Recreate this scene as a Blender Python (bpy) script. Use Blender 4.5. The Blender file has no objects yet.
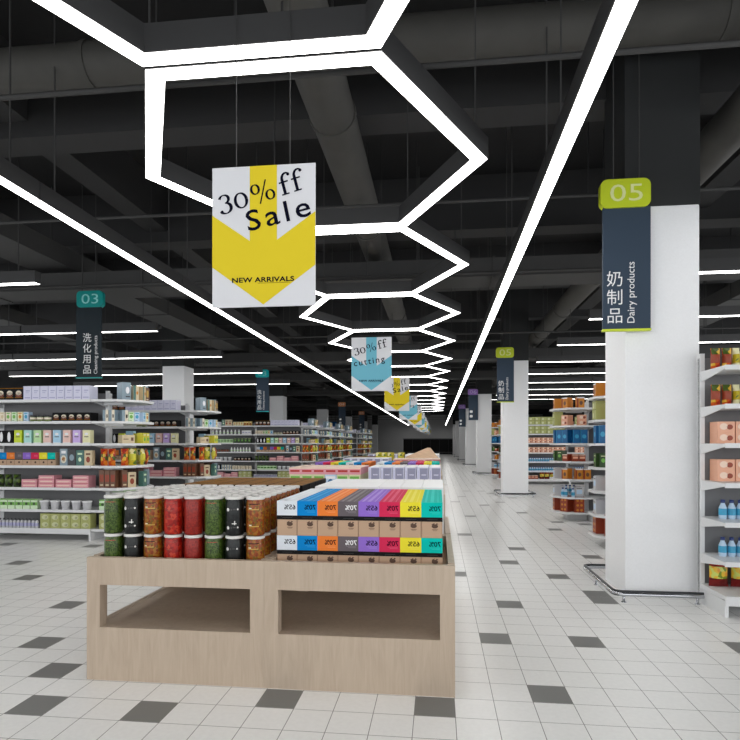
import bpy, math, random
from mathutils import Matrix, Vector
random.seed(7)
PI = math.pi
SC = bpy.context.scene
COL = SC.collection

# ------------------------------------------------------------ camera, world, exposure
cam_d = bpy.data.cameras.new('camera')
cam = bpy.data.objects.new('camera', cam_d)
COL.objects.link(cam)
cam.location = (0, 0, 1.5)
cam.rotation_euler = (PI / 2, 0, math.atan(68 / 584))
cam_d.sensor_width = 36
cam_d.lens = 584 / 740 * 36
cam_d.shift_y = 73 / 740
cam_d.clip_end = 300
SC.camera = cam
W = bpy.data.worlds.new('world')
SC.world = W
W.use_nodes = True
W.node_tree.nodes['Background'].inputs[0].default_value = (0.9, 0.95, 1, 1)
W.node_tree.nodes['Background'].inputs[1].default_value = 0.35
SC.view_settings.view_transform = 'Standard'
SC.view_settings.look = 'None'
SC.view_settings.gamma = 1
SC.view_settings.use_curve_mapping = False
SC.view_settings.exposure = 0.12
STRIP = 8.5
# added fill lights outside made-up window openings: behind the camera and along both side walls
for nm, size, e, loc, rot in (('fill_light_front', (29, 4.2), 760, (-2, -5.35, 2.4), (math.radians(90), 0, 0)),
                              ('fill_light_right', (24, 4.0), 900, (13.85, 8, 2.4), (math.radians(90), 0, math.radians(90))),
                              ('fill_light_left', (24, 4.0), 480, (-17.85, 8, 2.4), (math.radians(90), 0, math.radians(-90)))):
    ld = bpy.data.lights.new(nm, 'AREA')
    ld.shape = 'RECTANGLE'; ld.size = size[0]; ld.size_y = size[1]; ld.energy = e; ld.color = (.97, .985, 1)
    lo = bpy.data.objects.new(nm, ld); COL.objects.link(lo)
    lo.location = loc; lo.rotation_euler = rot
LZ = 3.8            # height of the hanging lights

# ------------------------------------------------------------ materials
def lin(c):
    return tuple(((v / 255) / 12.92 if v / 255 <= .04045 else ((v / 255 + .055) / 1.055) ** 2.4) for v in c) + (1,)

MATS = {}
def mat(name, rgb, rough=.5, metal=0, noise=0, scale=20, emit=0, spec=.5, coat=0, stretch=None, bump=0):
    if name in MATS:
        return MATS[name]
    m = bpy.data.materials.new(name)
    m.use_nodes = True
    nt = m.node_tree
    b = nt.nodes['Principled BSDF']
    c = lin(rgb)
    b.inputs['Base Color'].default_value = c
    b.inputs['Roughness'].default_value = rough
    b.inputs['Metallic'].default_value = metal
    b.inputs['Specular IOR Level'].default_value = spec
    b.inputs['Coat Weight'].default_value = coat
    if noise or bump:
        tc = nt.nodes.new('ShaderNodeTexCoord')
        mp = nt.nodes.new('ShaderNodeMapping')
        nz = nt.nodes.new('ShaderNodeTexNoise')
        nz.inputs['Scale'].default_value = scale
        nz.inputs['Detail'].default_value = 4
        if stretch:
            mp.inputs['Scale'].default_value = stretch
        nt.links.new(tc.outputs['Object'], mp.inputs[0])
        nt.links.new(mp.outputs[0], nz.inputs['Vector'])
        if noise:
            r = nt.nodes.new('ShaderNodeValToRGB')
            r.color_ramp.elements[0].position = .3
            r.color_ramp.elements[1].position = .7
            r.color_ramp.elements[0].color = tuple(v * (1 - noise) for v in c[:3]) + (1,)
            r.color_ramp.elements[1].color = tuple(min(1, v * (1 + noise)) for v in c[:3]) + (1,)
            nt.links.new(nz.outputs[0], r.inputs[0])
            nt.links.new(r.outputs[0], b.inputs['Base Color'])
        if bump:
            bp = nt.nodes.new('ShaderNodeBump')
            bp.inputs['Strength'].default_value = bump
            bp.inputs['Distance'].default_value = .01
            nt.links.new(nz.outputs[0], bp.inputs['Height'])
            nt.links.new(bp.outputs[0], b.inputs['Normal'])
    if emit:
        b.inputs['Emission Color'].default_value = (1, .985, .96, 1)
        b.inputs['Emission Strength'].default_value = emit
    MATS[name] = m
    return m

def food(name, cols, scale=40, rough=.3):
    """contents seen through glass / printed photo of food: cell noise in several colours"""
    if name in MATS:
        return MATS[name]
    m = bpy.data.materials.new(name)
    m.use_nodes = True
    nt = m.node_tree
    b = nt.nodes['Principled BSDF']
    tc = nt.nodes.new('ShaderNodeTexCoord')
    vo = nt.nodes.new('ShaderNodeTexVoronoi')
    vo.inputs['Scale'].default_value = scale
    sp = nt.nodes.new('ShaderNodeSeparateColor')
    r = nt.nodes.new('ShaderNodeValToRGB')
    r.color_ramp.interpolation = 'CONSTANT'
    while len(r.color_ramp.elements) < len(cols):
        r.color_ramp.elements.new(.5)
    for i, c in enumerate(cols):
        r.color_ramp.elements[i].position = i / len(cols)
        r.color_ramp.elements[i].color = lin(c)
    nt.links.new(tc.outputs['Object'], vo.inputs['Vector'])
    nt.links.new(vo.outputs['Color'], sp.inputs[0])
    nt.links.new(sp.outputs[0], r.inputs[0])
    nt.links.new(r.outputs[0], b.inputs['Base Color'])
    b.inputs['Roughness'].default_value = rough
    b.inputs['Coat Weight'].default_value = .1
    b.inputs['Specular IOR Level'].default_value = .3
    MATS[name] = m
    return m

def wood_mat():
    m = bpy.data.materials.new('light_oak')
    m.use_nodes = True
    nt = m.node_tree
    b = nt.nodes['Principled BSDF']
    tc = nt.nodes.new('ShaderNodeTexCoord')
    mp = nt.nodes.new('ShaderNodeMapping')
    mp.inputs['Scale'].default_value = (6, 6, .7)
    n1 = nt.nodes.new('ShaderNodeTexNoise')
    n1.inputs['Scale'].default_value = 4
    n1.inputs['Detail'].default_value = 6
    n1.inputs['Distortion'].default_value = 1.2
    mp2 = nt.nodes.new('ShaderNodeMapping')
    mp2.inputs['Scale'].default_value = (60, 60, 2)
    n2 = nt.nodes.new('ShaderNodeTexNoise')
    n2.inputs['Scale'].default_value = 3
    mx = nt.nodes.new('ShaderNodeMath')
    mx.operation = 'MULTIPLY_ADD'
    mx.inputs[1].default_value = .35
    r = nt.nodes.new('ShaderNodeValToRGB')
    r.color_ramp.elements[0].position = .45
    r.color_ramp.elements[1].position = .85
    r.color_ramp.elements[0].color = lin((180, 161, 141))
    r.color_ramp.elements[1].color = lin((192, 174, 154))
    nt.links.new(tc.outputs['Object'], mp.inputs[0])
    nt.links.new(tc.outputs['Object'], mp2.inputs[0])
    nt.links.new(mp.outputs[0], n1.inputs['Vector'])
    nt.links.new(mp2.outputs[0], n2.inputs['Vector'])
    nt.links.new(n2.outputs[0], mx.inputs[0])
    nt.links.new(n1.outputs[0], mx.inputs[2])
    nt.links.new(mx.outputs[0], r.inputs[0])
    nt.links.new(r.outputs[0], b.inputs['Base Color'])
    b.inputs['Roughness'].default_value = .55
    MATS['oak'] = m
    return m

TX, TY = .226, .244
OX, OY = -.018, -.072
def floor_mat():
    m = bpy.data.materials.new('white_glazed_tile')
    m.use_nodes = True
    nt = m.node_tree
    N = nt.nodes.new
    L = nt.links.new
    b = nt.nodes['Principled BSDF']
    tc = N('ShaderNodeTexCoord')
    sx = N('ShaderNodeSeparateXYZ')
    L(tc.outputs['Object'], sx.inputs[0])
    def edge(out, o, s):
        a = N('ShaderNodeMath'); a.operation = 'SUBTRACT'; a.inputs[1].default_value = o
        d = N('ShaderNodeMath'); d.operation = 'DIVIDE'; d.inputs[1].default_value = s
        e = N('ShaderNodeMath'); e.operation = 'ADD'; e.inputs[1].default_value = .5
        r = N('ShaderNodeMath'); r.operation = 'FRACT'
        c = N('ShaderNodeMath'); c.operation = 'SUBTRACT'; c.inputs[1].default_value = .5
        ab = N('ShaderNodeMath'); ab.operation = 'ABSOLUTE'
        g = N('ShaderNodeMath'); g.operation = 'GREATER_THAN'; g.inputs[1].default_value = .5 - .0019 / s
        L(out, a.inputs[0]); L(a.outputs[0], d.inputs[0]); L(d.outputs[0], e.inputs[0]); L(e.outputs[0], r.inputs[0])
        L(r.outputs[0], c.inputs[0]); L(c.outputs[0], ab.inputs[0]); L(ab.outputs[0], g.inputs[0])
        return g
    gx = edge(sx.outputs[0], OX, TX)
    gy = edge(sx.outputs[1], OY, TY)
    mxx = N('ShaderNodeMath'); mxx.operation = 'MAXIMUM'
    L(gx.outputs[0], mxx.inputs[0]); L(gy.outputs[0], mxx.inputs[1])
    nz = N('ShaderNodeTexNoise'); nz.inputs['Scale'].default_value = 35
    L(tc.outputs['Object'], nz.inputs['Vector'])
    r = N('ShaderNodeValToRGB')
    r.color_ramp.elements[0].color = lin((236, 236, 234)); r.color_ramp.elements[1].color = lin((248, 248, 246))
    L(nz.outputs[0], r.inputs[0])
    mix = N('ShaderNodeMix'); mix.data_type = 'RGBA'
    L(mxx.outputs[0], mix.inputs[0]); L(r.outputs[0], mix.inputs[6])
    mix.inputs[7].default_value = lin((130, 129, 126))
    L(mix.outputs[2], b.inputs['Base Color'])
    b.inputs['Roughness'].default_value = .26
    b.inputs['Specular IOR Level'].default_value = .35
    MATS['floor'] = m
    return m

wood_mat(); floor_mat()
mat('dark_tile', (124, 124, 122), .4, spec=.3)
mat('white_steel', (226, 227, 228), .35)
mat('back_panel_grey', (112, 112, 114), .5)
mat('column_white', (246, 247, 249), .7, noise=.02, scale=60)
mat('column_dark', (36, 38, 39), .7)
mat('steel', (190, 192, 196), .15, metal=1)
mat('rail_dark', (40, 42, 45), .3)
mat('black_paint', (45, 45, 47), .5)
mat('housing', (62, 62, 63), .5)
mat('diffuser', (255, 255, 255), .5, emit=STRIP)
mat('ceiling_dark', (32, 32, 33), .9)
mat('beam_dark', (52, 52, 53), .8)
mat('beam_grey', (66, 66, 66), .8)
mat('duct', (72, 71, 68), .7, noise=.1, scale=3)
mat('wire', (60, 60, 60), .6)
mat('wall_grey', (120, 121, 123), .8)
mat('wall_dark', (70, 71, 73), .8)
mat('black_open', (14, 14, 15), .8)
mat('paper_white', (214, 215, 219), .7, spec=.1)
mat('yellow', (218, 196, 44), .7, spec=.1)
mat('sky_blue', (112, 180, 200), .7, spec=.1)
mat('ink', (10, 12, 30), .8, spec=.05)
mat('slate', (56, 70, 86), .6, spec=.2)
mat('slate_dark', (34, 44, 50), .6, spec=.2)
mat('cyan_bright', (0, 200, 205), .4)
mat('wall_mid', (212, 213, 215), .8)
mat('lime', (205, 222, 40), .4)
mat('teal', (0, 150, 146), .4)
mat('violet', (172, 128, 216), .4)
mat('orange_sign', (222, 140, 88), .4)
mat('text_white', (240, 240, 240), .5)
mat('text_lime', (236, 244, 170), .5)
mat('text_teal', (150, 225, 222), .5)
mat('cap_white', (222, 220, 216), .35)
mat('kraft', (190, 160, 134), .8, spec=.15)
mat('kraft_ink', (84, 60, 46), .7)
mat('blk', (18, 17, 18), .6, spec=.15)
mat('gold', (128, 84, 10), .6, spec=.12)
mat('choc', (120, 64, 42), .5)
mat('cream', (236, 226, 205), .5)
mat('lav', (220, 220, 240), .6, spec=.2)
mat('lav_mark', (178, 178, 212), .45)
mat('pack_grey', (146, 146, 172), .6)
mat('white_card', (238, 238, 240), .4)
COLS8 = [('white', (222, 228, 234)), ('blue', (8, 132, 204)), ('orange', (234, 128, 56)), ('grey', (104, 96, 100)),
         ('purple', (146, 110, 204)), ('crimson', (212, 46, 86)), ('yellow', (236, 222, 56)), ('turquoise', (0, 192, 178))]
for n, c in COLS8:
    mat('card_' + n, c, .7, spec=.12)
    mat('cardlite_' + n, tuple(min(255, int(v * .8 + 55)) for v in c), .7, spec=.12)
for n, c in [('lime', (222, 232, 176)), ('aqua', (176, 226, 220)), ('green', (190, 226, 168)), ('pink', (238, 200, 190)),
             ('sky', (172, 212, 236)), ('lilac', (206, 178, 236)), ('lemon', (236, 232, 186)), ('rose', (226, 158, 168)),
             ('leaf', (110, 176, 70)), ('mint', (214, 236, 200)), ('olive', (176, 180, 110)), ('olive_lt', (212, 214, 170)),
             ('peach', (234, 176, 146)), ('peach_lt', (244, 216, 196)), ('bluegrey', (140, 160, 172)), ('tan', (214, 196, 160)),
             ('forest', (44, 72, 28)), ('rust', (150, 60, 34)), ('teal_box', (72, 116, 108)), ('deepblue', (18, 96, 150)),
             ('dullgreen', (96, 110, 50)), ('brown', (112, 76, 56)), ('darkgrey', (60, 62, 66)), ('red', (186, 36, 30)),
             ('amber', (206, 132, 40)), ('citrus', (214, 206, 60)), ('navy', (40, 60, 120)), ('cup', (196, 196, 200)),
             ('water', (190, 214, 236)), ('cyan', (60, 160, 200)), ('mustard', (196, 160, 70))]:
    mat(n, c, .42)
food('peas', [(50, 72, 22), (66, 90, 30), (84, 104, 44), (42, 58, 20), (72, 94, 34)], 130)
food('olives', [(14, 16, 18), (20, 24, 24), (12, 12, 14), (26, 30, 28)], 60)
food('mixveg', [(140, 62, 16), (152, 94, 22), (112, 84, 22), (146, 74, 18), (124, 48, 14), (156, 104, 30)], 75)
food('tomato', [(176, 34, 18), (158, 24, 16), (190, 60, 36), (138, 18, 12)], 60)
food('paste', [(140, 30, 20), (152, 36, 24), (128, 24, 18)], 110)
food('snack', [(150, 24, 20), (206, 90, 24), (226, 180, 60), (170, 40, 20), (70, 90, 30)], 22)
food('snack2', [(196, 70, 24), (216, 120, 30), (170, 40, 24)], 18)
food('snack3', [(220, 200, 60), (200, 180, 40), (90, 120, 40), (236, 226, 170)], 18)
food('salad', [(120, 20, 18), (100, 14, 14), (150, 34, 24)], 14)
food('veggies', [(226, 150, 50), (206, 214, 110), (230, 190, 60), (120, 140, 40)], 30)
food('greenbag', [(36, 50, 22), (60, 84, 30), (26, 34, 16), (84, 108, 40)], 25)

# ------------------------------------------------------------ mesh builder
class MB:
    def __init__(s):
        s.v = []; s.f = []; s.m = []; s.sm = []; s.mats = []
    def mi(s, n):
        if n not in s.mats:
            s.mats.append(n)
        return s.mats.index(n)
    def add(s, vs, fs, m, smooth=False, M=None):
        o = len(s.v)
        s.v += [tuple(M @ Vector(v)) if M else tuple(v) for v in vs]
        k = s.mi(m)
        for f in fs:
            s.f.append([i + o for i in f]); s.m.append(k); s.sm.append(smooth)
        return s
    def box(s, x0, x1, y0, y1, z0, z1, m, M=None, bev=0):
        if bev:
            return s.bbox(x0, x1, y0, y1, z0, z1, m, M, bev)
        v = [(x0, y0, z0), (x1, y0, z0), (x1, y1, z0), (x0, y1, z0), (x0, y0, z1), (x1, y0, z1), (x1, y1, z1), (x0, y1, z1)]
        f = [(3, 2, 1, 0), (4, 5, 6, 7), (0, 1, 5, 4), (1, 2, 6, 5), (2, 3, 7, 6), (3, 0, 4, 7)]
        return s.add(v, f, m, False, M)
    def bbox(s, x0, x1, y0, y1, z0, z1, m, M, b):
        # box with chamfered vertical edges and rims
        def ring(i, z):
            return [(x0 + i + b, y0 + i, z), (x1 - i - b, y0 + i, z), (x1 - i, y0 + i + b, z), (x1 - i, y1 - i - b, z),
                    (x1 - i - b, y1 - i, z), (x0 + i + b, y1 - i, z), (x0 + i, y1 - i - b, z), (x0 + i, y0 + i + b, z)]
        v = ring(b, z0) + ring(0, z0 + b) + ring(0, z1 - b) + ring(b, z1)
        f = [list(range(7, -1, -1)), list(range(24, 32))]
        for k in range(3):
            for i in range(8):
                j = (i + 1) % 8
                f.append((k * 8 + i, k * 8 + j, k * 8 + 8 + j, k * 8 + 8 + i))
        return s.add(v, f, m, False, M)
    def poly(s, pts, z0, z1, m, M=None):
        """vertical prism from a counter-clockwise outline"""
        n = len(pts)
        v = [(x, y, z0) for x, y in pts] + [(x, y, z1) for x, y in pts]
        f = [list(range(n - 1, -1, -1)), list(range(n, 2 * n))]
        f += [(i, (i + 1) % n, n + (i + 1) % n, n + i) for i in range(n)]
        return s.add(v, f, m, False, M)
    def plate(s, pts, y, m, M=None, t=0):
        """outline in x/z facing -y, optional thickness to +y"""
        n = len(pts)
        if not t:
            return s.add([(x, y, z) for x, z in pts], [list(range(n))], m, False, M)
        v = [(x, y, z) for x, z in pts] + [(x, y + t, z) for x, z in pts]
        f = [list(range(n)), list(range(2 * n - 1, n - 1, -1))]
        f += [((i + 1) % n, i, n + i, n + (i + 1) % n) for i in range(n)]
        return s.add(v, f, m, False, M)
    def rect(s, x0, x1, z0, z1, y, m, M=None):
        return s.plate([(x0, z0), (x1, z0), (x1, z1), (x0, z1)], y, m, M)
    def lathe(s, prof, m, seg=16, M=None, cap=True):
        v = []; f = []
        n = len(prof)
        for r, z in prof:
            for i in range(seg):
                a = 2 * PI * i / seg
                v.append((r * math.cos(a), r * math.sin(a), z))
        for k in range(n - 1):
            for i in range(seg):
                j = (i + 1) % seg
                f.append((k * seg + i, k * seg + j, (k + 1) * seg + j, (k + 1) * seg + i))
        s.add(v, f, m, True, M)
        if cap:
            s.add(v[:seg], [list(range(seg - 1, -1, -1))], m, False, M)
            s.add(v[-seg:], [list(range(seg))], m, False, M)
        return s
    def tube(s, path, r, m, seg=8, closed=False):
        P = [Vector(p) for p in path]
        n = len(P)
        v = []; f = []
        for k in range(n):
            if closed:
                t = (P[(k + 1) % n] - P[k - 1]).normalized()
            else:
                t = (P[min(k + 1, n - 1)] - P[max(k - 1, 0)]).normalized()
            up = Vector((0, 0, 1)) if abs(t.z) < .9 else Vector((1, 0, 0))
            a = t.cross(up).normalized(); b = t.cross(a).normalized()
            for i in range(seg):
                w = 2 * PI * i / seg
                v.append(P[k] + a * r * math.cos(w) + b * r * math.sin(w))
        for k in range(n if closed else n - 1):
            q = (k + 1) % n
            for i in range(seg):
                j = (i + 1) % seg
                f.append((k * seg + i, k * seg + j, q * seg + j, q * seg + i))
        s.add(v, f, m, True)
        if not closed:
            s.add(v[:seg], [list(range(seg))], m); s.add(v[-seg:], [list(range(seg - 1, -1, -1))], m)
        return s
    def text(s, body, size, x, z, y, m, rot=0, space=1, sx=1, mirror=False, align='LEFT', M=None, bold=0):
        vs, fs, w = text_mesh(body, size, space, bold)
        ox = {'LEFT': 0, 'CENTER': -w / 2, 'RIGHT': -w}[align]
        c, q = math.cos(rot), math.sin(rot)
        out = []
        for a, b in vs:
            a = (a + ox) * sx * (-1 if mirror else 1)
            out.append((x + a * c - b * q, y, z + a * q + b * c))
        return s.add(out, fs, m, False, M)
    def mesh(s, name):
        me = bpy.data.meshes.new(name)
        me.from_pydata(s.v, [], s.f)
        for n in s.mats:
            me.materials.append(MATS[n])
        me.polygons.foreach_set('material_index', s.m)
        me.polygons.foreach_set('use_smooth', s.sm)
        me.update()
        return me
    def obj(s, name, parent=None, loc=None, rz=0):
        o = bpy.data.objects.new(name, s.mesh(name))
        COL.objects.link(o)
        if parent:
            o.parent = parent
        if loc:
            o.location = loc
        o.rotation_euler.z = rz
        return o

TXT = {}
def text_mesh(body, size, space, bold):
    k = (body, size, space, bold)
    if k in TXT:
        return TXT[k]
    c = bpy.data.curves.new('lettering', 'FONT')
    c.body = body; c.size = size; c.space_character = space; c.resolution_u = 3; c.offset = bold
    o = bpy.data.objects.new('lettering', c)
    COL.objects.link(o)
    bpy.context.view_layer.update()
    me = bpy.data.meshes.new_from_object(o)
    vs = [(v.co.x, v.co.y) for v in me.vertices]
    fs = [list(p.vertices) for p in me.polygons]
    bpy.data.objects.remove(o); bpy.data.curves.remove(c); bpy.data.meshes.remove(me)
    w = max([a for a, b in vs] or [0])
    TXT[k] = (vs, fs, w)
    return TXT[k]

def tag(o, label, cat, group=None, kind=None):
    if kind:
        o['kind'] = kind
    if label:
        o['label'] = label
    if cat:
        o['category'] = cat
    if group:
        o['group'] = group
    return o

def thing(name, label, cat, loc=(0, 0, 0), rz=0, group=None):
    o = bpy.data.objects.new(name, None)
    o.empty_display_size = .1
    COL.objects.link(o)
    o.location = loc; o.rotation_euler.z = rz
    return tag(o, label, cat, group)

USED = set()
KIDS = {}
def kids(src):
    if src.name not in KIDS:
        KIDS[src.name] = [(c, kids(c)) for c in src.children]
    return KIDS[src.name]
def _dup(src, parent):
    c = src.copy(); COL.objects.link(c)
    if parent:
        c.parent = parent
    for k, _ in kids(src):
        _dup(k, c)
    return c
def place(src, loc, rz, label, group=None, cat=None):
    """first use moves the thing itself, later uses copy it and its parts"""
    kids(src)
    if src.name in USED:
        o = _dup(src, None)
    else:
        USED.add(src.name); o = src
    o.location = loc; o.rotation_euler = (0, 0, rz)
    o['label'] = label
    if group:
        o['group'] = group
    return o

ORD = ['first', 'second', 'third', 'fourth', 'fifth', 'sixth', 'seventh', 'eighth', 'ninth', 'tenth', 'eleventh', 'twelfth',
       'thirteenth', 'fourteenth', 'fifteenth', 'sixteenth', 'seventeenth', 'eighteenth', 'nineteenth', 'twentieth', 'twenty-first', 'twenty-second', 'twenty-third', 'twenty-fourth', 'twenty-fifth', 'twenty-sixth', 'twenty-seventh']

# ------------------------------------------------------------ the setting
def structure(name, mb):
    return tag(mb.obj(name), None, None, kind='structure')

XL, XR, Y0, Y1, ZC = -17.5, 13.5, -5.0, 78.0, 6.2
f = MB().box(XL, XR, Y0, Y1, -.2, 0, 'floor')
dark = {(2, 19), (3, 15), (3, 23), (-10, 13), (-11, 15), (4, 31), (5, 19), (2, 40), (5, 35), (10, 47), (9, 43), (9, 33), (5, 59),
        (4, 76), (-23, 28), (-20, 25), (-15, 21), (-22, 33), (-7, 13), (-4, 14), (10, 19), (0, 14), (6, 28), (7, 25), (7, 24),
        (-13, 17), (-14, 26), (-16, 30), (1, 28), (-25, 21), (-18, 36), (8, 53), (3, 50)}
for bi in range(-11, 9):
    for bj in range(-4, 54):
        i = bi * 7 + random.randint(0, 6); j = bj * 6 + random.randint(0, 5)
        if -28 < i < 12 and 11 < j < 38:
            continue
        if i < 12 and 38 <= j < 60 and i > -3:
            continue
        dark.add((i, j))
for i, j in dark:
    cx, cy = i * TX + OX, j * TY + OY
    if XL + .2 < cx < XR - .2 and Y0 + .2 < cy < Y1 - .2:
        f.add([(cx - TX / 2 + .0015, cy - TY / 2 + .0015, .0006), (cx + TX / 2 - .0015, cy - TY / 2 + .0015, .0006),
               (cx + TX / 2 - .0015, cy + TY / 2 - .0015, .0006), (cx - TX / 2 + .0015, cy + TY / 2 - .0015, .0006)], [(0, 1, 2, 3)], 'dark_tile')
structure('floor', f)
structure('ceiling', MB().box(XL, XR, Y0, Y1, ZC, ZC + .2, 'ceiling_dark'))
for nm, x in (('wall_left', XL - .2), ('wall_right', XR)):
    structure(nm, MB().box(x, x + .2, 20, Y1, 0, ZC, 'wall_dark').box(x, x + .2, Y0, 20, 4.5, ZC, 'wall_dark').box(x, x + .2, Y0, 20, 0, .3, 'wall_dark').box(x, x + .2, Y0, -4, .3, 4.5, 'wall_dark'))
wn = 9
for x in (XL - .12, XR + .06):
    for k in range(6):
        a = -4 + 4 * k; e = a + 4
        structure('added_window_%d' % wn, MB().box(x, x + .06, a, a + .06, .3, 4.5, 'housing').box(x, x + .06, e - .06, e, .3, 4.5, 'housing').box(x, x + .06, a + .06, e - .06, .3, .36, 'housing').box(x, x + .06, a + .06, e - .06, 4.44, 4.5, 'housing')); wn += 1  # frames of unseen side openings, added to let the side fill lights in
structure('wall_front', MB().box(XL, XR, Y0 - .2, Y0, 4.5, ZC, 'wall_grey').box(XL, XL + 1, Y0 - .2, Y0, .0, 4.5, 'wall_grey').box(XR - 1, XR, Y0 - .2, Y0, .0, 4.5, 'wall_grey').box(XL + 1, XR - 1, Y0 - .2, Y0, 0, .3, 'wall_grey'))
for k in range(8):
    a = XL + 1 + k * (XR - XL - 2) / 8; e = a + (XR - XL - 2) / 8
    structure('added_window_%d' % (k + 1), MB().box(a, a + .06, Y0 - .15, Y0 - .05, .3, 4.5, 'housing').box(e - .06, e, Y0 - .15, Y0 - .05, .3, 4.5, 'housing').box(a + .06, e - .06, Y0 - .15, Y0 - .05, .3, .36, 'housing').box(a + .06, e - .06, Y0 - .15, Y0 - .05, 4.44, 4.5, 'housing'))  # made-up window frames behind the camera, added for the front fill light
w = MB()
w.box(XL, -4.6, Y1, Y1 + .2, 0, ZC, 'wall_mid').box(-4.6, 2.6, Y1, Y1 + .2, 2.0, ZC, 'wall_mid').box(2.6, XR, Y1, Y1 + .2, 0, ZC, 'wall_mid')
structure('wall_back', w)
d = MB().box(-4.6, 2.6, Y1 + .1, Y1 + .18, 0, 2.0, 'black_open')
for k in range(7):
    d.box(-4.6 + k * 1.19, -4.56 + k * 1.19, Y1 + .05, Y1 + .1, 0, 2.0, 'wall_dark')
d.box(-4.6, 2.6, Y1 + .05, Y1 + .1, .25, .3, 'wall_grey')
structure('door_1', d)
t = MB().box(-4.7, -4.6, Y1 - .03, Y1, 0, 2.1, 'white_steel').box(-4.7, 2.7, Y1 - .03, Y1, 2.0, 2.1, 'wall_grey')
structure('trim_1', t)

# ceiling beams, ducts and pipes
n = 2
for k in range(22):          # transverse beams
    y = -.65 + k * 3.75
    b = MB().box(XL, XR, y - .22, y + .22, 5.25, ZC, 'beam_dark')
    structure('trim_%d' % n, b); n += 1
for x in (-14, -8.9, -5.2, 4.3, 8.4, 12):   # lengthwise beams
    b = MB().box(x - .2, x + .2, Y0, Y1, 5.45, ZC, 'beam_dark')
    structure('trim_%d' % n, b); n += 1

def round_duct(p, q, r, label, m='duct', group=None, name='air_duct'):
    P, Q = Vector(p), Vector(q)
    L_ = (Q - P).length
    k = int(L_ / 1.5)
    t = thing(name, label, 'duct', (P.x, P.y, P.z - r), 0, group)
    b = MB()
    pts = [tuple(Vector((0, 0, r)) + (Q - P) * i / k) for i in range(k + 1)]
    b.tube(pts, r, m, 20)
    b.obj('duct_tube', t)
    dr = (Q - P).normalized()
    cm = MB().tube([tuple(-dr * .03), tuple(dr * .03)], r + .015, m, 20).mesh('duct_collar')
    hm = MB().box(-.01, .01, -.01, .01, 0, ZC - (P.z + r), 'wire').mesh('duct_hanger')
    for i in range(1, k):
        c0 = Vector((0, 0, r)) + (Q - P) * i / k
        if i % 2:
            o = bpy.data.objects.new('duct_collar', cm); COL.objects.link(o); o.parent = t; o.location = c0
        if i % 3 == 1:
            o = bpy.data.objects.new('duct_hanger', hm); COL.objects.link(o); o.parent = t; o.location = c0 + Vector((0, 0, r))
    return t
round_duct((-1.07, Y0 + .2, 4.86), (-1.07, 70, 4.86), .23, 'long round grey air duct running down the middle of the aisle ceiling')
round_duct((3.1, Y0 + .2, 4.86), (3.1, 70, 4.86), .22, 'long round grey air duct over the right row of columns')
round_duct((XL + .3, 5.6, 5.36), (XR - .3, 5.6, 5.36), .21, 'thick round duct crossing the ceiling near the first sale poster')

def rect_duct(x0, x1, y0, y1, z0, z1, label, m='beam_grey', group=None):
    t = thing('air_duct', label, 'duct', ((x0 + x1) / 2, (y0 + y1) / 2, z0), 0, group)
    a, b_ = (x1 - x0) / 2, (y1 - y0) / 2
    MB().box(-a, a, -b_, b_, 0, z1 - z0, m).obj('duct_body', t)
    lng = b_ > a
    H_ = z1 - z0
    fm = (MB().box(-a - .02, a + .02, -.02, .02, -.02, H_ + .02, m) if lng else MB().box(-.02, .02, -b_ - .02, b_ + .02, -.02, H_ + .02, m)).mesh('duct_flange')
    hm = MB().box(-.01, .01, -.01, .01, 0, ZC - z1, 'wire').mesh('duct_hanger')
    ln = b_ if lng else a
    for k in range(1, int(2 * ln / 3)):
        q = -ln + k * 3
        o = bpy.data.objects.new('duct_flange', fm); COL.objects.link(o); o.parent = t; o.location = (0, q, 0) if lng else (q, 0, 0)
    for k in range(1, 9):
        q = -ln + k * 2 * ln / 9
        o = bpy.data.objects.new('duct_hanger', hm); COL.objects.link(o); o.parent = t; o.location = (0, q, H_) if lng else (q, 0, H_)
rect_duct(-7.3, -6.5, Y0 + .5, 66, 4.62, 4.95, 'wide flat rectangular duct running lengthwise over the left shelving')
rect_duct(-11.6, -10.9, Y0 + .5, 66, 4.62, 4.95, 'rectangular duct farthest left, running lengthwise under the ceiling')
rect_duct(6.3, 7.1, Y0 + .5, 66, 4.62, 4.95, 'rectangular duct farthest right, running lengthwise under the ceiling')
for k, y in enumerate((9.6, 18.95, 24.6, 32.2, 41.7, 47)):
    rect_duct(XL + .4, XR - .4, y, y + .7, 4.2, 4.5,
              'flat rectangular duct crossing the ceiling, %s counted from the front' % ORD[k], group='crossing flat ducts')
for k in range(26):
    y = 1.55 + k * 2.5
    if any(c - .1 < y < c + .8 for c in (6.0, 16.8, 28.1, 39.4, 50.7, 62.0)):
        y += .95
    z = 4.08 if k % 2 else 4.55
    t = thing('ceiling_pipe', 'thin dark service pipe crossing under the ceiling, %s of the row from the front' % ORD[k], 'pipe',
              (XL + .4, y, z), 0, 'thin crossing service pipes')
    MB().tube([(0, 0, .02), (XR - XL - .8, 0, .02)], .02, 'beam_grey', 6).obj('pipe_tube', t)
    hm = MB().box(-.006, .006, -.006, .006, .04, ZC - z, 'black_paint').mesh('pipe_hanger')
    for j in range(9):
        o = bpy.data.objects.new('pipe_hanger', hm); COL.objects.link(o); o.parent = t; o.location = (1.2 + j * 3.55 + (k % 2) * .6, 0, 0)

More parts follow.
